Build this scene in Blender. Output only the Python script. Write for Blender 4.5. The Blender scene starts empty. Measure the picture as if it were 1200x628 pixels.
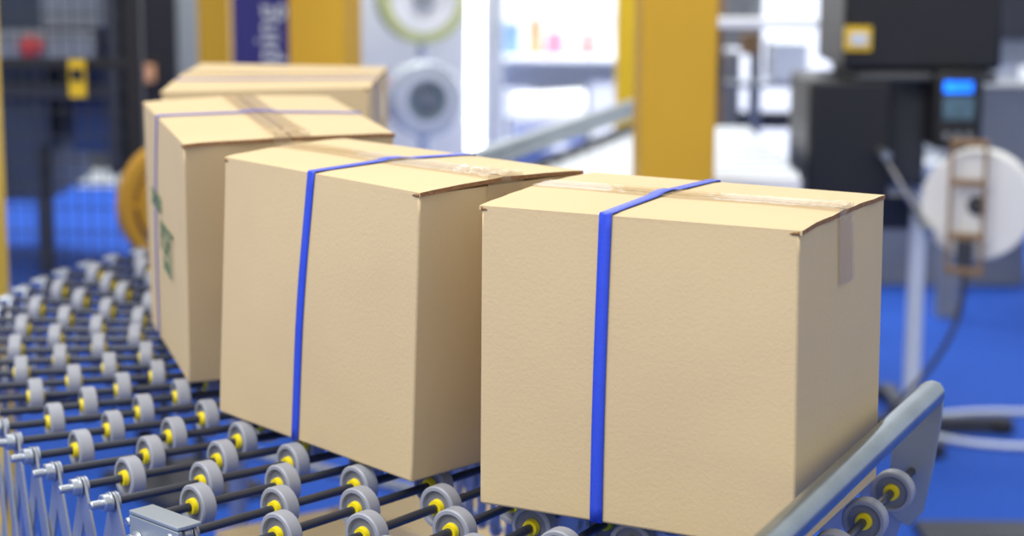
import bpy, math, random
from mathutils import Vector, Matrix
random.seed(7)
scene=bpy.context.scene
V=Vector
T=0.75            # height of the wheel tops above the floor

# ------------------------------------------------------------------ materials
def s2l(c):
    c=c/255.0
    return c/12.92 if c<=.04045 else ((c+.055)/1.055)**2.4
def rgb(r,g,b): return (s2l(r),s2l(g),s2l(b),1)
def mat(name,col,rough=.5,metal=0,var=.08,scale=8,bump=0,bscale=200,emit=0,alpha=1,stretch=None,coat=0,soft=0):
    m=bpy.data.materials.new(name); m.use_nodes=True
    nt=m.node_tree; n=nt.nodes; l=nt.links; b=n['Principled BSDF']
    tc=n.new('ShaderNodeTexCoord'); mp=n.new('ShaderNodeMapping')
    l.new(tc.outputs['Object'],mp.inputs['Vector'])
    if stretch: mp.inputs['Scale'].default_value=stretch
    no=n.new('ShaderNodeTexNoise'); no.inputs['Scale'].default_value=scale; no.inputs['Detail'].default_value=5
    l.new(mp.outputs[0],no.inputs['Vector'])
    cr=n.new('ShaderNodeValToRGB')
    cr.color_ramp.elements[0].position=.3; cr.color_ramp.elements[1].position=.7
    cr.color_ramp.elements[0].color=(col[0]*(1-var),col[1]*(1-var),col[2]*(1-var),1)
    cr.color_ramp.elements[1].color=(min(1,col[0]*(1+var)),min(1,col[1]*(1+var)),min(1,col[2]*(1+var)),1)
    l.new(no.outputs['Fac'],cr.inputs['Fac']); l.new(cr.outputs['Color'],b.inputs['Base Color'])
    b.inputs['Roughness'].default_value=rough; b.inputs['Metallic'].default_value=metal
    b.inputs['Alpha'].default_value=alpha
    b.inputs['Coat Weight'].default_value=coat
    if bump:
        n2=n.new('ShaderNodeTexNoise'); n2.inputs['Scale'].default_value=bscale; n2.inputs['Detail'].default_value=4
        l.new(mp.outputs[0],n2.inputs['Vector'])
        bp=n.new('ShaderNodeBump'); bp.inputs['Strength'].default_value=bump; bp.inputs['Distance'].default_value=.002
        l.new(n2.outputs['Fac'],bp.inputs['Height']); l.new(bp.outputs[0],b.inputs['Normal'])
        if soft:
            n3=n.new('ShaderNodeTexNoise'); n3.inputs['Scale'].default_value=7; n3.inputs['Detail'].default_value=1
            l.new(mp.outputs[0],n3.inputs['Vector'])
            b2=n.new('ShaderNodeBump'); b2.inputs['Strength'].default_value=soft; b2.inputs['Distance'].default_value=.012
            l.new(n3.outputs['Fac'],b2.inputs['Height']); l.new(bp.outputs[0],b2.inputs['Normal']); l.new(b2.outputs[0],b.inputs['Normal'])
    if emit:
        l.new(cr.outputs['Color'],b.inputs['Emission Color']); b.inputs['Emission Strength'].default_value=emit
    return m
M={}
M['card']=mat('cardboard',rgb(206,182,139),.8,var=.035,scale=4,bump=.18,bscale=260,soft=.16)
M['edge']=mat('corrugated_edge',rgb(140,100,64),.9,var=.35,scale=300)
M['tape']=mat('packing_tape',rgb(200,178,146),.10,var=.1,scale=30,bump=.8,bscale=40,alpha=.38)
M['band']=mat('blue_strapping',rgb(50,78,208),.4,var=.05,scale=60,bump=.15,bscale=500)
M['ink']=mat('green_ink',rgb(80,125,90),.7,var=.3,scale=60,alpha=.7)
M['tyre']=mat('grey_wheel_plastic',rgb(150,152,161),.45,var=.05,scale=30)
M['disc']=mat('grey_wheel_disc',rgb(122,124,134),.5,var=.05,scale=30)
M['hub']=mat('yellow_hub',rgb(240,215,20),.4,var=.05,scale=30)
M['rod']=mat('dark_axle_rod',rgb(66,69,79),.35,metal=.5,var=.1,scale=30)
M['zinc']=mat('zinc_steel',rgb(185,190,198),.32,metal=.85,var=.08,scale=40,bump=.05)
M['link']=mat('lattice_steel',rgb(165,170,180),.4,metal=.7,var=.1,scale=20)
M['tube']=mat('galvanised_tube',rgb(140,150,156),.28,metal=.9,var=.16,scale=14)
M['plate']=mat('painted_grey_plate',rgb(152,160,168),.45,metal=.4,var=.05)
M['rubber']=mat('black_rubber',rgb(30,30,34),.6)
M['yellow']=mat('yellow_paint',rgb(216,166,36),.45,var=.05,scale=3)
M['yellow2']=mat('bright_yellow_paint',rgb(238,196,30),.45,var=.04,scale=3)
M['yellowd']=mat('ochre_paint',rgb(190,140,30),.5,var=.05,scale=3)
M['carpet']=mat('blue_carpet',rgb(14,74,172),.95,var=.15,scale=40,bump=.4,bscale=400)
M['floor']=mat('grey_floor',rgb(170,176,182),.6,var=.08)
M['wall']=mat('white_wall',rgb(240,243,246),.7,var=.03,scale=2)
M['navy']=mat('navy_banner',rgb(48,44,120),.6,var=.05)
M['white']=mat('white_plastic',rgb(240,242,244),.5,var=.03)
M['pale']=mat('pale_grey_paint',rgb(215,222,230),.5,var=.05)
M['grey']=mat('mid_grey_paint',rgb(130,135,142),.5,var=.1)
M['steel']=mat('brushed_steel',rgb(160,166,170),.3,metal=.8,var=.1)
M['black']=mat('black_housing',rgb(26,26,30),.4,var=.1)
M['dark']=mat('dark_machine_paint',rgb(50,62,84),.5,var=.35,scale=4)
M['dgrey']=mat('dark_grey_metal',rgb(62,64,70),.45,metal=.3,var=.1)
M['tan']=mat('bronze_bracket',rgb(150,120,85),.4,metal=.4,var=.1)
M['paper']=mat('label_paper',rgb(228,226,220),.7,var=.03)
M['led']=mat('led_strip',(.9,.96,1,1),.5,var=0,emit=5)
M['screen']=mat('screen_blue',rgb(20,110,240),.3,var=.2,scale=40,emit=2.0)
M['screen2']=mat('screen_dim',rgb(70,95,110),.3,var=.4,scale=40,emit=.25)
M['olive']=mat('olive_film',rgb(195,202,140),.3,var=.1)
M['film']=mat('silver_film',rgb(205,214,220),.25,metal=.3,var=.12,scale=10)
M['filmd']=mat('film_core',rgb(130,145,155),.4,var=.1)
M['pink']=mat('pink_film',rgb(225,140,165),.4,var=.1)
M['red']=mat('red_paint',rgb(190,60,55),.5)
M['orange']=mat('orange_paint',rgb(225,165,120),.5)
M['blue']=mat('dark_blue_paint',rgb(45,75,130),.5,var=.15)
M['lblue']=mat('light_blue_paint',rgb(130,165,205),.5,var=.1)

# ------------------------------------------------------------------ mesh builder
def frame(axis):
    a=V(axis).normalized()
    h=V((0,0,1)) if abs(a.z)<.9 else V((1,0,0))
    x=a.cross(h).normalized(); y=a.cross(x).normalized()
    return x,y,a
class MB:
    def __init__(s): s.v=[];s.f=[];s.m=[];s.mats=[]
    def mi(s,k):
        if k not in s.mats: s.mats.append(k)
        return s.mats.index(k)
    def add(s,vs,fs,k):
        o=len(s.v); s.v+= [tuple(v) for v in vs]
        i=s.mi(k)
        for f in fs: s.f.append([o+q for q in f]); s.m.append(i)
    def box(s,c,size,k,rz=0,R=None):
        R=R or Matrix.Rotation(rz,3,'Z')
        hx,hy,hz=[q/2 for q in size]
        vs=[V(c)+R@V((x,y,z)) for x in(-hx,hx) for y in(-hy,hy) for z in(-hz,hz)]
        s.add(vs,[(0,1,3,2),(4,6,7,5),(0,4,5,1),(2,3,7,6),(0,2,6,4),(1,5,7,3)],k)
    def bx(s,x0,x1,y0,y1,z0,z1,k): s.box(((x0+x1)/2,(y0+y1)/2,(z0+z1)/2),(x1-x0,y1-y0,z1-z0),k)
    def lathe(s,o,axis,prof,seg=20,k='grey'):
        x,y,a=frame(axis); o=V(o); base=len(s.v)
        for p in prof:
            for j in range(seg):
                t=2*math.pi*j/seg
                s.v.append(tuple(o+a*p[0]+(x*math.cos(t)+y*math.sin(t))*p[1]))
        for i in range(len(prof)-1):
            kk=prof[i][2] if len(prof[i])>2 else k
            mi=s.mi(kk)
            for j in range(seg):
                j2=(j+1)%seg
                s.f.append([base+i*seg+j,base+i*seg+j2,base+(i+1)*seg+j2,base+(i+1)*seg+j]); s.m.append(mi)
        for i,rev in((0,True),(len(prof)-1,False)):
            p=prof[i]
            if p[1]>1e-5:
                mi=s.mi(p[2] if len(p)>2 else k)
                f=[base+i*seg+j for j in range(seg)]
                s.f.append(f[::-1] if rev else f); s.m.append(mi)
    def cyl(s,p0,p1,r,k,seg=14,ch=0):
        p0=V(p0);p1=V(p1);L=(p1-p0).length
        if ch: pr=[(0,r-ch),(ch,r),(L-ch,r),(L,r-ch)]
        else: pr=[(0,r),(L,r)]
        s.lathe(p0,p1-p0,pr,seg,k)
    def ring(s,o,axis,ro,ri,w,k,seg=40):
        s.lathe(o,axis,[(-w/2,ri),(-w/2,ro),(w/2,ro),(w/2,ri),(-w/2+.0001,ri)],seg,k)
        s.f=s.f[:-2]; s.m=s.m[:-2]
    def tube(s,pts,r,k,seg=10):
        pts=[V(p) for p in pts]; base=len(s.v); mi=s.mi(k); n=len(pts)
        up=V((0.13,.21,.97)).normalized()
        for i,p in enumerate(pts):
            d=(pts[min(i+1,n-1)]-pts[max(i-1,0)]).normalized()
            x=d.cross(up); x=x.normalized() if x.length>1e-3 else V((1,0,0)); y=d.cross(x)
            for j in range(seg):
                t=2*math.pi*j/seg; s.v.append(tuple(p+(x*math.cos(t)+y*math.sin(t))*r))
        for i in range(n-1):
            for j in range(seg):
                j2=(j+1)%seg
                s.f.append([base+i*seg+j,base+i*seg+j2,base+(i+1)*seg+j2,base+(i+1)*seg+j]); s.m.append(mi)
        s.f.append([base+j for j in range(seg)][::-1]); s.m.append(mi)
        s.f.append([base+(n-1)*seg+j for j in range(seg)]); s.m.append(mi)
    def prism(s,poly,n,th,k):
        n=V(n).normalized(); a=[V(p)-n*th/2 for p in poly]; b=[V(p)+n*th/2 for p in poly]; N=len(poly)
        s.add(a+b,[tuple(range(N))[::-1],tuple(range(N,2*N))]+[(i,(i+1)%N,N+(i+1)%N,N+i) for i in range(N)],k)
    def grid(s,P,k):
        nu=len(P);nv=len(P[0]); base=len(s.v); mi=s.mi(k)
        for r in P:
            for p in r: s.v.append(tuple(p))
        for i in range(nu-1):
            for j in range(nv-1):
                s.f.append([base+i*nv+j,base+(i+1)*nv+j,base+(i+1)*nv+j+1,base+i*nv+j+1]); s.m.append(mi)
    def build(s,name,parent=None,bevel=0,smooth=True,weld=False,solid=0,recalc=True):
        import bmesh
        me=bpy.data.meshes.new(name); me.from_pydata(s.v,[],s.f); 
        for k in s.mats: me.materials.append(M[k])
        for p,i in zip(me.polygons,s.m): p.material_index=i
        bm=bmesh.new(); bm.from_mesh(me)
        if weld: bmesh.ops.remove_doubles(bm,verts=bm.verts,dist=1e-5)
        if recalc: bmesh.ops.recalc_face_normals(bm,faces=bm.faces)
        bm.to_mesh(me); bm.free()
        if smooth:
            for p in me.polygons: p.use_smooth=True
            me.set_sharp_from_angle(angle=math.radians(35))
        ob=bpy.data.objects.new(name,me); scene.collection.objects.link(ob)
        if solid:
            md=ob.modifiers.new('sol','SOLIDIFY'); md.thickness=solid; md.offset=0
        if bevel:
            md=ob.modifiers.new('bev','BEVEL'); md.width=bevel; md.segments=3; md.limit_method='ANGLE'; md.angle_limit=math.radians(40)
        if parent: adopt(ob,parent)
        return ob
def adopt(ob,parent):
    ob.parent=parent; ob.matrix_parent_inverse=Matrix.Translation(-parent.location)
def empty(name,loc):
    e=bpy.data.objects.new(name,None); e.location=loc; e.empty_display_size=.1
    scene.collection.objects.link(e); return e
def text(body,size,origin,X,Y,k,name,parent,ext=.0003,align='CENTER'):
    cu=bpy.data.curves.new(name+'_c','FONT'); cu.body=body; cu.size=size; cu.extrude=ext; cu.align_x=align; cu.align_y='CENTER'
    to=bpy.data.objects.new(name+'_t',cu); scene.collection.objects.link(to)
    dg=bpy.context.evaluated_depsgraph_get(); me=bpy.data.meshes.new_from_object(to.evaluated_get(dg))
    bpy.data.objects.remove(to)
    X=V(X).normalized();Y=V(Y).normalized();Z=X.cross(Y)
    R=Matrix((X,Y,Z)).transposed().to_4x4(); R.translation=V(origin)
    me.transform(R); me.materials.clear(); me.materials.append(M[k])
    ob=bpy.data.objects.new(name,me); scene.collection.objects.link(ob); adopt(ob,parent); return ob

# ------------------------------------------------------------------ cardboard boxes
def cardboard_box(name,top,bot,h,band=None,bandv=None,tape=True,seed=0,lift=.003,crumple=.0005):
    rnd=random.Random(seed)
    a,b,c,d=[V((p[0],p[1],T+h)) for p in top]; A,B_,C_,D=[V((p[0],p[1],T+.0015)) for p in bot]
    cen=(a+b+c+d+A+B_+C_+D)/8
    root=empty(name,(cen.x,cen.y,T))
    def S(u,v,w):
        pt=a.lerp(b,u).lerp(d.lerp(c,u),v); pb=A.lerp(B_,u).lerp(D.lerp(C_,u),v)
        return pb.lerp(pt,w)
    nf=(b-a).cross(V((0,0,1))).normalized(); nr=(c-b).cross(V((0,0,1))).normalized()
    bul=.003; ph=rnd.random()*6
    def side(face,t,w,off=0):
        sw=math.sin(math.pi*min(1,max(0,w)))
        bu=bul*math.sin(math.pi*t)*sw+.0010*math.sin(5*t+ph)*math.sin(4*w+ph)*math.sin(math.pi*t)*sw
        if face=='f': return S(t,0,w)+nf*(bu+off)
        if face=='k': return S(t,1,w)-nf*(bu+off)
        if face=='r': return S(1,t,w)+nr*(bu+off)
        if face=='l': return S(0,t,w)-nr*(bu+off)
    wt=1-.004/h; N=14
    mb=MB()
    for fc in 'frkl':
        mb.grid([[side(fc,i/N,j/N*wt) for j in range(N+1)] for i in range(N+1)],'card')
    mb.grid([[S(i/N,j/N,wt) for j in range(N+1)] for i in range(N+1)],'card')
    mb.grid([[S(i/N,j/N,0) for j in range(N+1)] for i in range(N+1)],'card')
    mb.build('carton_body',root,bevel=.0028,weld=True)
    def flap(v0,v1,hinge,nm):
        m=MB(); n=16
        lu=(b-a).length
        def rows(dw):
            P=[]
            for j in range(7):
                v=v0+(v1-v0)*j/6; r=[]
                for i in range(n+1):
                    u=i/n
                    e0=-.0016/lu if i==0 else 0; e1=.0018/lu if i==n else 0
                    if i in(0,n): e0*=1+.6*math.sin(j*2.3+ph); e1*=1+.6*math.sin(j*1.7+ph)
                    k=abs(v-hinge)/.5
                    z=lift*k*(1+.35*math.sin(3*u+ph))+ .0008*math.sin(9*u+ph)*k
                    if j==(0 if hinge==v0 else 6): z-=.0010
                    p=S(u+e0+e1,v,1); r.append(p+V((0,0,z-dw)))
                P.append(r)
            return P
        t=rows(0); bt=rows(.0045)
        m.grid(t,'card'); m.grid(bt,'card')
        nn=len(t)
        for jj,kk in((0,'card' if hinge==v0 else 'edge'),(nn-1,'card' if hinge==v1 else 'edge')):
            m.grid([t[jj],bt[jj]],kk)
        m.grid([[r[0] for r in t],[r[0] for r in bt]],'edge'); m.grid([[r[-1] for r in t],[r[-1] for r in bt]],'edge')
        m.build(nm,root,weld=True)
    flap(0,.496,0,'top_flap_front'); flap(.504,1,1,'top_flap_rear')
    m=MB()
    for (u,v) in((1,0),(1,1),(0,0)):
        p=S(u,v,1)+V((0,0,-.004)); q=S(u-(.03 if u else -.02),v,1)+V((0,0,-.0045))
        off=(nf if v==0 else -nf)*.0008
        n=9; r1=[];r2=[]
        for i in range(n+1):
            x=p.lerp(q,i/n)+off; tt=(.0013+.0014*rnd.random())*(1-i/n)**.5
            r1.append(x+V((0,0,tt))); r2.append(x-V((0,0,tt*.8)))
        m.grid([r1,r2],'edge')
    m.build('worn_corner_ply',root,solid=.0004)
    if tape:
        m=MB(); lv=(d-a).length; hw=.025/lv; n=60; hang=.072/h
        P=[]
        for q in range(-8,n+9):
            r=[]
            for j in range(9):
                v=.5-hw+2*hw*j/8
                am=.0004+crumple*2.2*max(0,(q/n-.72)/.28)**1 if 0<=q<=n else .0004
                wr=.0006+am*(1+math.sin(q*1.9+j*1.3+ph)*.6+math.sin(q*.83-j*2.1+ph)*.4)
                if q<0: p=side('l',v,1-hang*(-q)/8,.0022+wr*.5)
                elif q>n: p=side('r',v,1-hang*(q-n)/8,.0022+wr*.5)
                else:
                    p=S(q/n,v,1)+V((0,0,lift*1.15+.0006+wr))
                    if q in(0,n): p=p+(nr if q else -nr)*.0018
                r.append(p)
            P.append(r)
        m.grid(P,'tape')
        m.build('packing_tape',root)
    if band:
        ub,uf,ur=band; m=MB(); hw=.0066/(b-a).length; P=[]
        for q in range(21):
            w=q/20; u=ub+(uf-ub)*w
            P.append([side('f',u+s*hw,w,.0012) for s in(-1,0,1)])
        for q in range(21):
            v=q/20; u=uf+(ur-uf)*v
            z=lift*(1-abs(v-.5)*2)*1.3+.0012+(.0016 if .42<v<.58 else 0)
            P.append([S(u+s*hw,v,1)+V((0,0,z)) for s in(-1,0,1)])
        for q in range(21):
            P.append([side('k',ur+s*hw,1-q/20,.0012) for s in(-1,0,1)])
        m.grid(P,'band'); m.build('blue_strap',root,solid=.0007)
    if bandv:
        m=MB(); hw=.0066/(d-a).length; P=[]
        for q in range(15): P.append([side('l',bandv+s*hw,q/14,.0012) for s in(-1,0,1)])
        for q in range(15): P.append([S(q/14,bandv+s*hw,1)+V((0,0,lift+.001)) for s in(-1,0,1)])
        for q in range(15): P.append([side('r',bandv+s*hw,1-q/14,.0012) for s in(-1,0,1)])
        m.grid(P,'band'); m.build('blue_strap',root,solid=.0007)
    return root,S,nf
cardboard_box('cardboard_box',[(-.031,1.927),(.266,1.781),(.389,2.019),(.094,2.185)],
   [(-.032,1.931),(.270,1.775),(.395,2.03),(.096,2.19)],.313,band=(.39,.41,.43),seed=1,crumple=.0005)
cardboard_box('cardboard_box',[(-.336,2.264),(-.0954,1.979),(.078,2.163),(-.2115,2.460)],
   [(-.355,2.298),(-.106,2.003),(.062,2.18),(-.222,2.465)],.318,band=(.43,.48,.56),seed=2,crumple=.0012)
r3,S3,n3=cardboard_box('cardboard_box',[(-.551,2.90),(-.403,2.372),(-.153,2.505),(-.285,3.01)],
   [(-.530,2.81),(-.415,2.44),(-.165,2.56),(-.29,3.01)],.32,band=(.25,.40,.52),seed=3,crumple=.0012)
cardboard_box('cardboard_box',[(-.553,3.067),(-.234,3.167),(-.231,3.60),(-.580,3.66)],
   [(-.553,3.067),(-.234,3.167),(-.231,3.60),(-.580,3.66)],.32,bandv=.3,seed=4)
X3=(V((-.403,2.372,0))-V((-.551,2.90,0))).normalized()
def on3(u,w): return S3(u,0,w)+n3*.005
text('CARTON',.034,on3(.38,.63),X3,(0,0,1),'ink','printed_caption',r3)
text('PORT',.060,on3(.62,.50),X3,(0,0,1),'ink','printed_lettering',r3)
text('FRAGILE',.026,on3(.64,.40),X3,(0,0,1),'ink','printed_note',r3)

# ------------------------------------------------------------------ skate wheel conveyor
C=V((.59,2.88,0)); A0=math.radians(245)
def path(s):
    """s<0: straight outfeed end, s>=0: angle (rad) travelled back along the curve"""
    if s<0:
        out=V((math.cos(A0),math.sin(A0),0)); tan=V((-out.y,out.x,0))
        return C+tan*(-s),out,tan
    k=min(1,max(0,(s-.75)/.75)); k=k*k*(3-2*k)
    t=A0-s; out=V((math.cos(t),math.sin(t),0)); return C+out*.10*k,out,V((-out.y,out.x,0))
sl=[-.19,-.127,-.063,-.0001]+[.0486+.0541*i for i in range(38)]
conv=empty('roller_conveyor',(-.3,2.6,0))
RO,RI=1.337,.712; ZC=T-.0235
rods=MB(); wh=MB(); bolts=MB()
W=[(-.0112,.0052,'hub'),(-.0112,.0082,'hub'),(-.0055,.0092,'disc'),(-.0042,.0098,'disc'),(-.0050,.0178,'tyre'),
   (-.0088,.0186,'tyre'),(-.0088,.0220,'tyre'),(-.0072,.0235,'tyre'),(.0072,.0235,'tyre'),(.0088,.0220,'tyre'),(.0088,.0186,'tyre'),
   (.0050,.0178,'disc'),(.0042,.0098,'disc'),(.0055,.0092,'hub'),(.0112,.0082,'hub'),(.0112,.0052,'hub')]
for i,s in enumerate(sl):
    c,o,t=path(s); z=V((0,0,ZC))
    rods.cyl(c+o*(RI-.01)+z,c+o*(RO+.004)+z,.0048,'rod',12)
    for r in [(.81 if i%2==0 else .752)+.117*k for k in range(5)]:
        wh.lathe(c+o*(r+random.uniform(-.004,.004))+z,o,W,28)
    for r,sg in((RO,1),(RI,-1)):
        p=c+o*r+z
        bolts.lathe(p+o*sg*.004,o*sg,[(0,.0115),(.0012,.0115),(.0012,.0098),(.0085,.0098),(.0095,.0085),(.0095,.0048),(.022,.0048),(.0235,.0035)],12,'zinc')
rods.build('axle_rods',conv); wh.build('skate_wheels',conv); bolts.build('axle_nuts',conv)
lat=MB(); lp=MB()
def link(p,q,n,w=.021,th=.003):
    d=(q-p).normalized(); sd=d.cross(n).normalized(); poly=[]
    for i in range(7):
        t=math.pi*i/6; poly.append(p-d*(w/2)*math.sin(t)+sd*(w/2)*math.cos(t))
    for i in range(7):
        t=math.pi*i/6; poly.append(q+d*(w/2)*math.sin(t)-sd*(w/2)*math.cos(t))
    lat.prism(poly,n,th,'link')
for i,s in enumerate(sl):
    c,o,t=path(s)
    for R,sg in((RO,1),(RI,-1)):
        for di,off in((1,-.0035),(-1,.0005)):
            j=i+di
            if 0<=j<len(sl):
                c2,o2,t2=path(sl[j])
                link(c+o*(R+sg*off)+V((0,0,ZC)),c2+o2*(R+sg*off)+V((0,0,ZC-.19)),(o+o2)/2)
        lp.cyl(c+o*(R-.008)+V((0,0,ZC-.19)),c+o*(R+.008)+V((0,0,ZC-.19)),.006,'zinc',10)
lat.build('scissor_lattice',conv); lp.build('lattice_pivots',conv)
# end stop bar and its cheek plates
c,o,t=path(-.209); ends=MB(); zb=V((0,0,T+.070))
RE=.722
ends.cyl(c+o*1.39+zb,c+o*RE+zb,.0150,'tube',32,ch=.003)
ends.cyl(c+o*RE+zb,c+o*(RE-.007)+zb,.0135,'plate',24,ch=.003)
ends.build('end_stop_tube',conv)
pl=MB()
for R in(RE-.002,1.385):
    prof=[(.013,.004),(.008,.012),(-.002,.014),(-.014,.008),(-.028,-.02),(-.042,-.06),(-.046,-.11),(-.040,-.15),(-.02,-.16),(-.004,-.14),(.006,-.08),(.012,-.03)]
    poly=[c+o*R+zb+t*a_+V((0,0,b_)) for a_,b_ in prof]
    pl.prism(poly,o,.005,'plate')
pl.build('end_cheek_plates',conv,bevel=.001)
br=MB(); cb,ob_,tb=path(math.radians(19.5)); Rb=Matrix((tb,ob_,V((0,0,1)))).transposed()
pb=cb+ob_*(RO+.022)
br.box(pb+V((0,0,T-.040)),(.085,.006,.05),'plate',R=Rb); br.box(pb-ob_*.012+V((0,0,T-.012)),(.085,.03,.004),'plate',R=Rb)
for k in(-.028,.0,.028):
    br.lathe(pb+tb*k+V((0,0,T-.040))+ob_*.003,ob_,[(0,.011),(.002,.011),(.002,.009),(.010,.009),(.010,.0048),(.024,.0045)],12,'zinc')
br.build('corner_bracket',conv,bevel=.001)
lg=MB()
for ang in(19,102):
    cc,oo,tt=path(math.radians(ang))
    for R in(RO-.02,RI+.02):
        p=cc+oo*R
        lg.cyl(p+V((0,0,.10)),p+V((0,0,.53)),.018,'zinc',16); lg.cyl(p+V((0,0,.02)),p+V((0,0,.10)),.008,'zinc',10)
        lg.lathe(p+V((0,0,.05))-oo*.012,oo,[(0,.03),(.002,.05),(.022,.05),(.024,.03)],20,'rubber')
    lg.cyl(cc+oo*(RI+.02)+V((0,0,.30)),cc+oo*(RO-.02)+V((0,0,.30)),.012,'zinc',12)
    lg.cyl(cc+oo*(RI+.02)+V((0,0,.515)),cc+oo*(RO-.02)+V((0,0,.515)),.012,'zinc',12)
lg.build('support_legs',conv)

# carton stored on the floor under the curve
def simple_carton(name,c,size,rz):
    m=MB(); e=empty(name,(c[0],c[1],0)); R=Matrix.Rotation(rz,3,'Z')
    m.box((c[0],c[1],size[2]/2),size,'card',rz)
    m.build('carton_body',e,bevel=.006)
    m=MB(); 
    for sx in(-1,1):
        m.box(V((c[0],c[1],size[2]+.003))+R@V((0,sx*size[1]/4,0)),(size[0],size[1]/2-.004,.005),'card',rz)
    m.build('top_flaps',e,bevel=.001)
    m=MB(); m.box((c[0],c[1],size[2]+.0065),(size[0],.05,.0012),'tape',rz); m.build('packing_tape',e)
simple_carton('shipping_carton',(-.12,2.86),(.56,.46,.38),math.radians(-55))

# ------------------------------------------------------------------ room shell
def slab(name,x0,x1,y0,y1,z0,z1,k):
    m=MB(); m.bx(x0,x1,y0,y1,z0,z1,k); return m.build(name,smooth=False)
slab('floor',-8,8,-3,9.6,-.1,0,'carpet')
slab('floor_aisle',-8,8,9.6,12,-.1,0,'floor')
slab('wall_back',-8,8,12,12.15,0,4,'wall')
slab('wall_left',-8.15,-8,-3,12,0,4,'wall'); slab('wall_right',8,8.15,-3,12,0,4,'wall')

# ------------------------------------------------------------------ columns and banner
F=0
def column(name,x,y,w,dp,k,ks,rz=0,h=2.6):
    e=empty(name,(x,y,0)); m=MB(); m.box((x,y,F+h/2),(w,dp,h),k,rz); m.build('column_shaft',e,bevel=.006)
    m=MB(); m.box((x,y,F+.008),(w+.08,dp+.08,.016),ks,rz)
    R=Matrix.Rotation(rz,3,'Z')
    for sx in(-1,1):
        for sy in(-1,1):
            p=V((x,y,F+.014))+R@V((sx*(w/2+.022),sy*(dp/2+.022),0)); m.lathe(p,(0,0,1),[(0,.011),(.012,.011),(.012,.006),(.022,.006)],6,'zinc')
    m.build('base_plate',e); return e
column('yellow_column',.366,4.42,.170,.12,'yellow','yellowd',math.radians(6))
column('yellow_column',.385,6.4,.10,.10,'yellow2','yellowd')
column('yellow_column',-.485,5.05,.155,.12,'yellow','yellowd',math.radians(-18))
column('yellow_column',-.905,5.95,.095,.09,'yellow','yellowd')
column('yellow_column',-1.10,3.93,.115,.09,'yellow2','yellowd')
e=empty('exhibition_banner',(-.72,5.6,0)); m=MB(); m.bx(-.80,-.635,5.58,5.60,.10,2.0,'navy'); m.build('banner_panel',e)
m=MB(); m.bx(-.80,-.635,5.50,5.68,F,.06,'grey'); m.cyl((-.72,5.61,.05),(-.72,5.61,2.0),.01,'grey'); m.build('banner_stand',e)
text('shipping systems',.10,(-.700,5.578,1.1),(0,0,1),(-1,0,0),'pale','banner_lettering',e)

# ------------------------------------------------------------------ safety fence and machinery at the left
e=empty('safety_fence',(-1.3,4.8,0)); m=MB()
for x in(-1.36,-.93,-1.9): m.bx(x-.02,x+.02,4.78,4.82,F,2.0,'black')
for z in(.12,.98,1.96): m.bx(-1.9,-.93,4.79,4.81,z-.012,z+.012,'black')
m.build('fence_posts',e)
m=MB(); x=-1.88
while x<-.93: m.box((x,4.80,1.04),(.0035,.0035,1.84),'dgrey'); x+=.032
z=.14
while z<1.95: m.box((-1.41,4.80,z),(.95,.0035,.0035),'dgrey'); z+=.06
m.build('wire_mesh',e,smooth=False)
m=MB(); m.bx(-1.085,-1.045,4.765,4.775,.90,.99,'yellow2'); m.bx(-1.08,-1.05,4.760,4.765,.94,.97,'black'); m.build('warning_tag',e)
e=empty('palletising_machine',(-1.6,7.4,0)); m=MB()
m.bx(-2.3,-1.72,7.2,7.9,.28,2.2,'dark'); m.bx(-1.66,-1.46,7.3,7.8,.45,2.2,'blue'); m.bx(-1.42,-1.22,7.1,7.7,.33,2.0,'black')
m.bx(-2.2,-1.2,7.15,7.2,.66,.72,'dgrey'); m.bx(-2.1,-1.5,7.0,7.15,.80,.92,'grey')
m.bx(-1.70,-1.45,7.05,7.2,.93,1.1,'grey'); m.bx(-1.46,-1.42,7.0,7.2,.4,2.0,'dgrey')
for x in(-2.25,-1.75,-1.40,-1.24): m.bx(x-.03,x+.03,7.2,7.26,F,.5,'dgrey')
m.build('machine_frame',e,bevel=.01)
m=MB(); m.lathe((-1.72,7.0,.87),(0,-1,0),[(0,.04),(.05,.04),(.06,.02)],20,'red'); m.bx(-1.36,-1.30,7.04,7.1,.74,.80,'orange'); m.bx(-2.05,-1.92,7.0,7.08,.92,1.1,'lblue')
m.build('machine_controls',e,bevel=.004)
e=empty('electrical_cabinet',(-.89,7.45,0)); m=MB(); m.bx(-1.0,-.78,7.3,7.6,F,2.2,'dark'); m.build('cabinet_body',e,bevel=.01)
m=MB(); m.bx(-.98,-.80,7.285,7.3,.1,2.1,'dark'); m.bx(-.82,-.805,7.27,7.285,.9,1.0,'steel'); m.build('cabinet_door',e,bevel=.004)
# yellow strapping reel
e=empty('strapping_coil_reel',(-.775,4.45,0)); m=MB(); ax=V((.62,-.78,0)).normalized(); pc=V((-.775,4.45,.69))
m.ring(pc,ax,.145,.118,.035,'yellowd',48)
for i in range(6):
    tt=math.pi*i/3; x_,y_,_=frame(ax)
    dv=x_*math.cos(tt)+y_*math.sin(tt)
    for sgn in(-1,1): m.cyl(pc+ax*sgn*.012+dv*.02,pc+ax*sgn*.012+dv*.12,.006,'yellowd',8)
m.build('reel_flanges',e)
m=MB(); m.lathe(pc-ax*.018,ax,[(0,.02),(0,.105),(.036,.105),(.036,.02)],40,'yellowd'); m.build('strap_coil',e)
m=MB(); m.cyl(pc-ax*.09,pc+ax*.09,.015,'dgrey'); 
for sgn in(-1,1): m.cyl(V((pc.x,pc.y,F))+ax*sgn*.085,pc+ax*sgn*.085,.014,'dgrey')
m.box((pc.x,pc.y,F+.015),(.34,.25,.03),'dgrey',math.atan2(ax.y,ax.x)); m.build('reel_stand',e)

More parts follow.
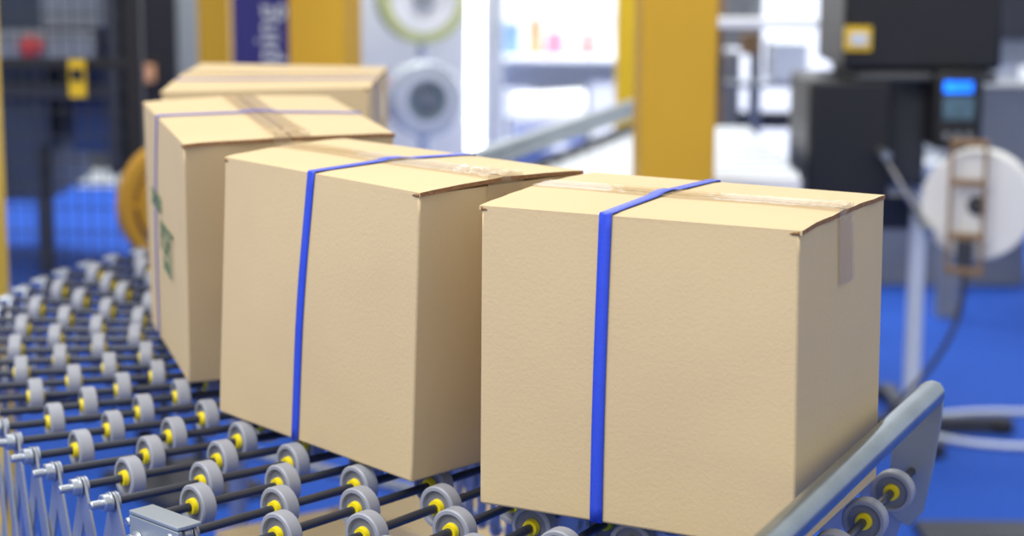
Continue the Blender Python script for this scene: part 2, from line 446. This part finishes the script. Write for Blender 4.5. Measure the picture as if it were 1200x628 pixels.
# ------------------------------------------------------------------ centre: film roll display, led strip, shelf booth
def film_roll(name,c,R,ri,w,k,kc,ax=(.25,-1,0),stand=True):
    e=empty(name,(c[0],c[1],0)); m=MB(); ax=V(ax).normalized(); c=V(c)
    m.lathe(c-ax*w/2,ax,[(0,ri,k),(0,R*.96,k),(.01,R,k),(w-.01,R,k),(w,R*.96,k),(w+.001,R*.72,'film' if k!='film' else 'pale'),(w+.002,ri*1.25,kc),(w+.002,ri,kc),(w-.02,ri*.96,kc)],48,k)
    m.build('rolled_film',e)
    m=MB(); m.cyl(c-ax*(w/2+.06),c+ax*(w/2+.02),ri*.4,'steel'); 
    if stand: m.cyl((c[0],c[1]+w/2+.05,F),(c[0],c[1]+w/2+.05,c.z),.02,'pale'); m.cyl((c[0],c[1]+w/2+.05,F),(c[0],c[1]+w/2+.05,F+.02),.12,'pale')
    m.build('roll_stand',e)
film_roll('film_roll',(-.32,7.0,.69),.135,.06,.12,'film','filmd')
film_roll('film_roll',(-.35,7.42,1.03),.17,.10,.12,'olive','white')
film_roll('film_roll',(-.50,7.05,.69),.08,.03,.10,'pink','white')
e=empty('display_partition',(-.4,7.9,0)); m=MB(); m.bx(-.72,-.06,7.80,7.85,F,2.4,'white'); m.bx(-.08,-.04,7.78,7.87,F,2.4,'pale'); m.bx(-.74,-.70,7.78,7.87,F,2.4,'pale'); m.build('partition_panel',e)
e=empty('led_light_tower',(-.135,7.1,0)); m=MB(); m.bx(-.165,-.110,7.05,7.07,.10,2.4,'led'); m.build('led_light_strip',e)
m=MB(); m.bx(-.170,-.105,7.07,7.10,F,2.4,'white'); m.bx(-.19,-.08,7.02,7.14,F,.03,'white'); m.build('led_housing',e)
e=empty('display_shelf',(.3,9.0,0)); m=MB()
for z in(.30,.70,1.15): m.bx(-.12,.75,8.8,9.3,z-.012,z+.012,'white')
for x in(-.11,.74): m.bx(x-.015,x+.015,8.8,8.83,F,1.9,'white'); m.bx(x-.015,x+.015,9.27,9.3,F,1.9,'white')
m.bx(-.12,.75,9.28,9.3,F,.7,'white')
m.build('shelf_frame',e,bevel=.003)
m=MB()
for x,k,w,h in((-.02,'lblue',.10,.14),(.10,'orange',.06,.16),(.19,'pink',.08,.10),(.34,'red',.03,.10),(.45,'white',.12,.18),(.60,'pale',.12,.12)):
    m.bx(x-w/2,x+w/2,8.9,9.1,.712,.712+h,k)
for x,k,w,h in((.0,'white',.18,.25),(.20,'pale',.16,.2),(.5,'white',.3,.28)):
    m.bx(x-w/2,x+w/2,8.85,9.15,.312,.312+h,k)
m.build('shelf_goods',e,bevel=.01)
e=empty('film_sheet_roll',(.12,8.2,0)); m=MB()
m.lathe((.0,8.2,.50),(1,0,0),[(0,.03),(0,.10),(.30,.12),(.30,.03)],32,'white'); m.build('sheet_roll',e)
m=MB(); m.cyl((-.03,8.2,.50),(.33,8.2,.50),.012,'steel')
for x in(-.02,.32): m.cyl((x,8.2,F),(x,8.2,.50),.012,'steel'); m.bx(x-.02,x+.02,8.0,8.4,F,.03,'steel')
m.build('roll_cradle',e)

# second conveyor (white belt) with a big steel guide tube
e=empty('belt_conveyor',(.35,5.2,0)); m=MB()
m.prism([(.0,4.62,.70),(.69,4.62,.70),(.70,5.75,.70),(.36,5.75,.70)],(0,0,1),.06,'white'); m.build('belt_bed',e,bevel=.004)
m=MB()
for i in range(9):
    y=4.68+i*.125; m.cyl((.03+(y-4.62)*.32,y,.725),(.69,y,.725),.014,'pale',10)
m.build('belt_rollers',e)
m=MB(); m.cyl((-.10,4.30,.80),(.40,5.75,.80),.026,'tube',20,ch=.004); m.cyl((-.04,4.45,.735),(.37,5.72,.735),.016,'dgrey',12)
m.build('guide_tubes',e)
m=MB()
for x,y in((.05,4.7),(.66,4.7),(.40,5.68),(.66,5.68)): m.cyl((x,y,F),(x,y,.70),.02,'steel')
m.cyl((.05,4.7,.2),(.66,4.7,.2),.012,'steel'); m.cyl((-.06,4.42,F),(-.06,4.42,.79),.014,'steel'); m.cyl((.40,5.68,.7),(.385,5.70,.8),.012,'steel')
m.build('conveyor_legs',e)

# ------------------------------------------------------------------ right: labelling machine
e=empty('labelling_machine',(1.0,5.0,0)); 
m=MB(); m.bx(.83,1.23,4.92,5.35,.965,1.35,'black'); m.bx(.86,1.22,4.90,5.3,.935,.962,'dgrey'); m.build('upper_housing',e,bevel=.02)
m=MB(); m.bx(.745,.955,4.90,5.25,.600,.94,'black'); m.bx(.955,1.06,4.98,5.2,.66,.95,'dgrey'); m.build('print_engine',e,bevel=.012)
m=MB(); m.bx(.83,.895,4.895,4.915,1.015,1.075,'yellow2'); m.bx(.842,.884,4.888,4.896,1.03,1.06,'pale'); m.build('warning_label',e)
m=MB(); m.bx(1.05,1.17,4.84,4.98,.775,.968,'black'); m.build('control_panel',e,bevel=.010)
m=MB(); m.bx(1.069,1.140,4.834,4.842,.917,.945,'screen'); m.bx(1.069,1.145,4.834,4.842,.85,.907,'screen2')
m.build('touch_screen',e)
m=MB()
for i in range(3): m.cyl((1.08+i*.028,4.842,.81),(1.08+i*.028,4.832,.81),.008,'grey',12)
m.build('panel_buttons',e)
m=MB(); m.cyl((1.065,5.05,F),(1.065,5.05,.66),.022,'pale',20); m.bx(.93,1.25,5.1,5.16,.53,.62,'dgrey'); m.cyl((1.17,5.1,.6),(1.17,5.1,.95),.02,'dgrey')
m.bx(.76,1.32,5.00,5.04,F,.04,'dgrey'); m.bx(1.045,1.085,4.75,5.4,F,.04,'dgrey')
for x,y in((.78,5.02),(1.30,5.02),(1.065,4.78),(1.065,5.38)): m.cyl((x,y,F),(x,y,.035),.035,'rubber',16)
m.build('machine_stand',e,bevel=.003)
ax=V((-.35,-1,0)).normalized(); pc=V((1.135,4.70,.66))
m=MB(); m.lathe(pc-ax*.04,ax,[(0,.03,'paper'),(0,.130,'paper'),(.004,.134,'paper'),(.076,.134,'paper'),(.08,.130,'paper'),(.08,.024,'dgrey'),(.084,.022,'dgrey'),(.084,.014,'dgrey'),(.11,.012,'dgrey')],56,'paper'); m.build('label_roll',e)
m=MB(); m.cyl(pc-ax*.04,pc-ax*.30,.014,'dgrey')
pf=pc+ax*.075+V((-.02,0,0)); sx=V((1,-.35,0)).normalized()
for s_ in(-1,1): m.box(pf+sx*s_*.040+V((0,0,.0)),(.010,.010,.32),'tan',math.atan2(sx.y,sx.x))
for z in(-.155,-.07,.06,.155): m.box(pf+V((0,0,z)),(.090,.012,.018),'tan',math.atan2(sx.y,sx.x))
m.box(pf+V((0,0,-.11)),(.04,.02,.06),'dgrey',math.atan2(sx.y,sx.x))
m.build('roll_bracket',e,bevel=.002)
m=MB(); m.add([(.93,4.85,.76),(.93,4.93,.76),(1.02,4.66,.585),(1.02,4.76,.585)],[(0,1,3,2)],'paper')
m.build('label_web',e,solid=.001)
m=MB(); m.cyl((1.0,4.9,.66),(1.0,4.62,.60),.012,'steel'); m.cyl((.93,4.95,.76),(.93,4.82,.76),.012,'steel'); m.build('web_rollers',e)
m=MB(); pts=[]
for i in range(33):
    t_=i/32; pts.append((1.16+.06*math.sin(6*t_)-.25*t_,5.0-.3*t_,.55-.55*math.sin(t_*1.57)+.02))
m.tube(pts,.007,'black'); m.build('power_cable',e)
m=MB(); pts=[(1.34+.26*math.cos(a_/24*2*math.pi),5.02+.18*math.sin(a_/24*2*math.pi),F+.010) for a_ in range(25)]
m.tube(pts,.008,'pale'); m.build('air_hose_loop',e)
e=empty('floor_cable_cover',(1.6,4.1,0)); m=MB(); m.prism([(.90,4.02,0),(.90,4.05,.025),(.90,4.17,.025),(.90,4.20,0)],(1,0,0),.001,'dgrey'); m.prism([(1.65,4.02,0),(1.65,4.05,.025),(1.65,4.17,.025),(1.65,4.20,0)],(1,0,0),1.5,'dgrey'); m.build('cover_ramp',e)
# booth structure behind the machine
e=empty('packaging_line_frame',(.9,6.5,0)); m=MB()
m.bx(.66,.69,6.4,6.45,F,1.8,'tan'); m.bx(.80,.84,6.6,6.64,F,1.8,'steel'); m.bx(.56,.59,6.5,6.54,F,1.8,'grey')
m.bx(.50,1.1,6.3,6.36,.99,1.02,'white'); m.bx(.55,1.0,6.5,6.55,.78,.80,'steel'); m.bx(.56,.78,6.7,6.95,.60,.88,'grey'); m.bx(.50,1.9,7.0,7.05,.42,.47,'pale')
m.bx(1.45,1.52,6.5,6.57,F,1.8,'grey'); m.bx(1.58,2.1,6.6,6.9,.45,.78,'grey'); m.bx(1.4,2.1,6.5,6.7,.86,.95,'steel'); m.bx(1.55,1.75,6.4,6.6,.95,1.2,'dgrey')
m.bx(.86,.98,6.5,6.7,.80,.93,'pale'); m.bx(.5,1.9,7.1,7.6,F,.42,'grey'); m.bx(.60,.66,6.3,6.4,.82,.90,'dgrey'); m.bx(.74,.80,6.35,6.4,.90,.97,'tan')
m.bx(.70,.82,6.7,6.8,.90,1.2,'grey'); m.bx(.55,1.4,6.9,6.95,.60,.66,'dgrey')
m.build('frame_members',e,bevel=.005)
e=empty('exhibition_booth',(1.5,10,0)); m=MB()
m.bx(.9,1.6,9.8,10.2,F,1.0,'white'); m.bx(1.7,2.6,10,10.4,F,1.3,'grey'); m.bx(-2.8,-1.2,10.2,10.7,F,1.5,'dgrey'); m.bx(-1.1,-.7,10.3,10.6,F,.9,'lblue')
m.build('booth_counters',e,bevel=.01)

# ------------------------------------------------------------------ light
w=bpy.data.worlds.new('hall_light'); scene.world=w; w.use_nodes=True
bg=w.node_tree.nodes['Background']; bg.inputs['Color'].default_value=(.96,.985,1,1); bg.inputs['Strength'].default_value=.90
def area(name,loc,size,energy,target,col=(1,1,1)):
    l=bpy.data.lights.new(name,'AREA'); l.shape='RECTANGLE'; l.size=size[0]; l.size_y=size[1]; l.energy=energy; l.color=col
    o=bpy.data.objects.new(name,l); o.location=loc; o.rotation_euler=(V(target)-V(loc)).to_track_quat('-Z','Y').to_euler(); scene.collection.objects.link(o)
area('unseen_overhead_light',(-1.5,.8,3.6),(2.4,2.0),122,(0,2.3,.8),(1,.99,.97))
area('unseen_overhead_light',(0.5,5.5,3.8),(4,3),80,(.2,5.5,0),(1,1,1))  # added lamp out of view, lifts the middle background
area('unseen_overhead_light',(.1,8.2,3.8),(4,2),400,(.1,11,.2),(1,1,1))  # added lamp, brightens the back wall and centre booths; no real fixture

# ------------------------------------------------------------------ camera
cam=bpy.data.cameras.new('camera'); co=bpy.data.objects.new('camera',cam); scene.collection.objects.link(co)
cam.sensor_width=36; cam.lens=2284.5/1200*36; cam.clip_start=.05
co.matrix_world=Matrix.Translation((0,0,T+.6))@Matrix.Rotation(math.pi/2-.1803,4,'X')@Matrix.Rotation(.006,4,'Z')
cam.dof.use_dof=True; cam.dof.focus_distance=1.95; cam.dof.aperture_fstop=3.4; cam.dof.aperture_blades=0
scene.camera=co
scene.view_settings.view_transform='Standard'; scene.view_settings.look='None'
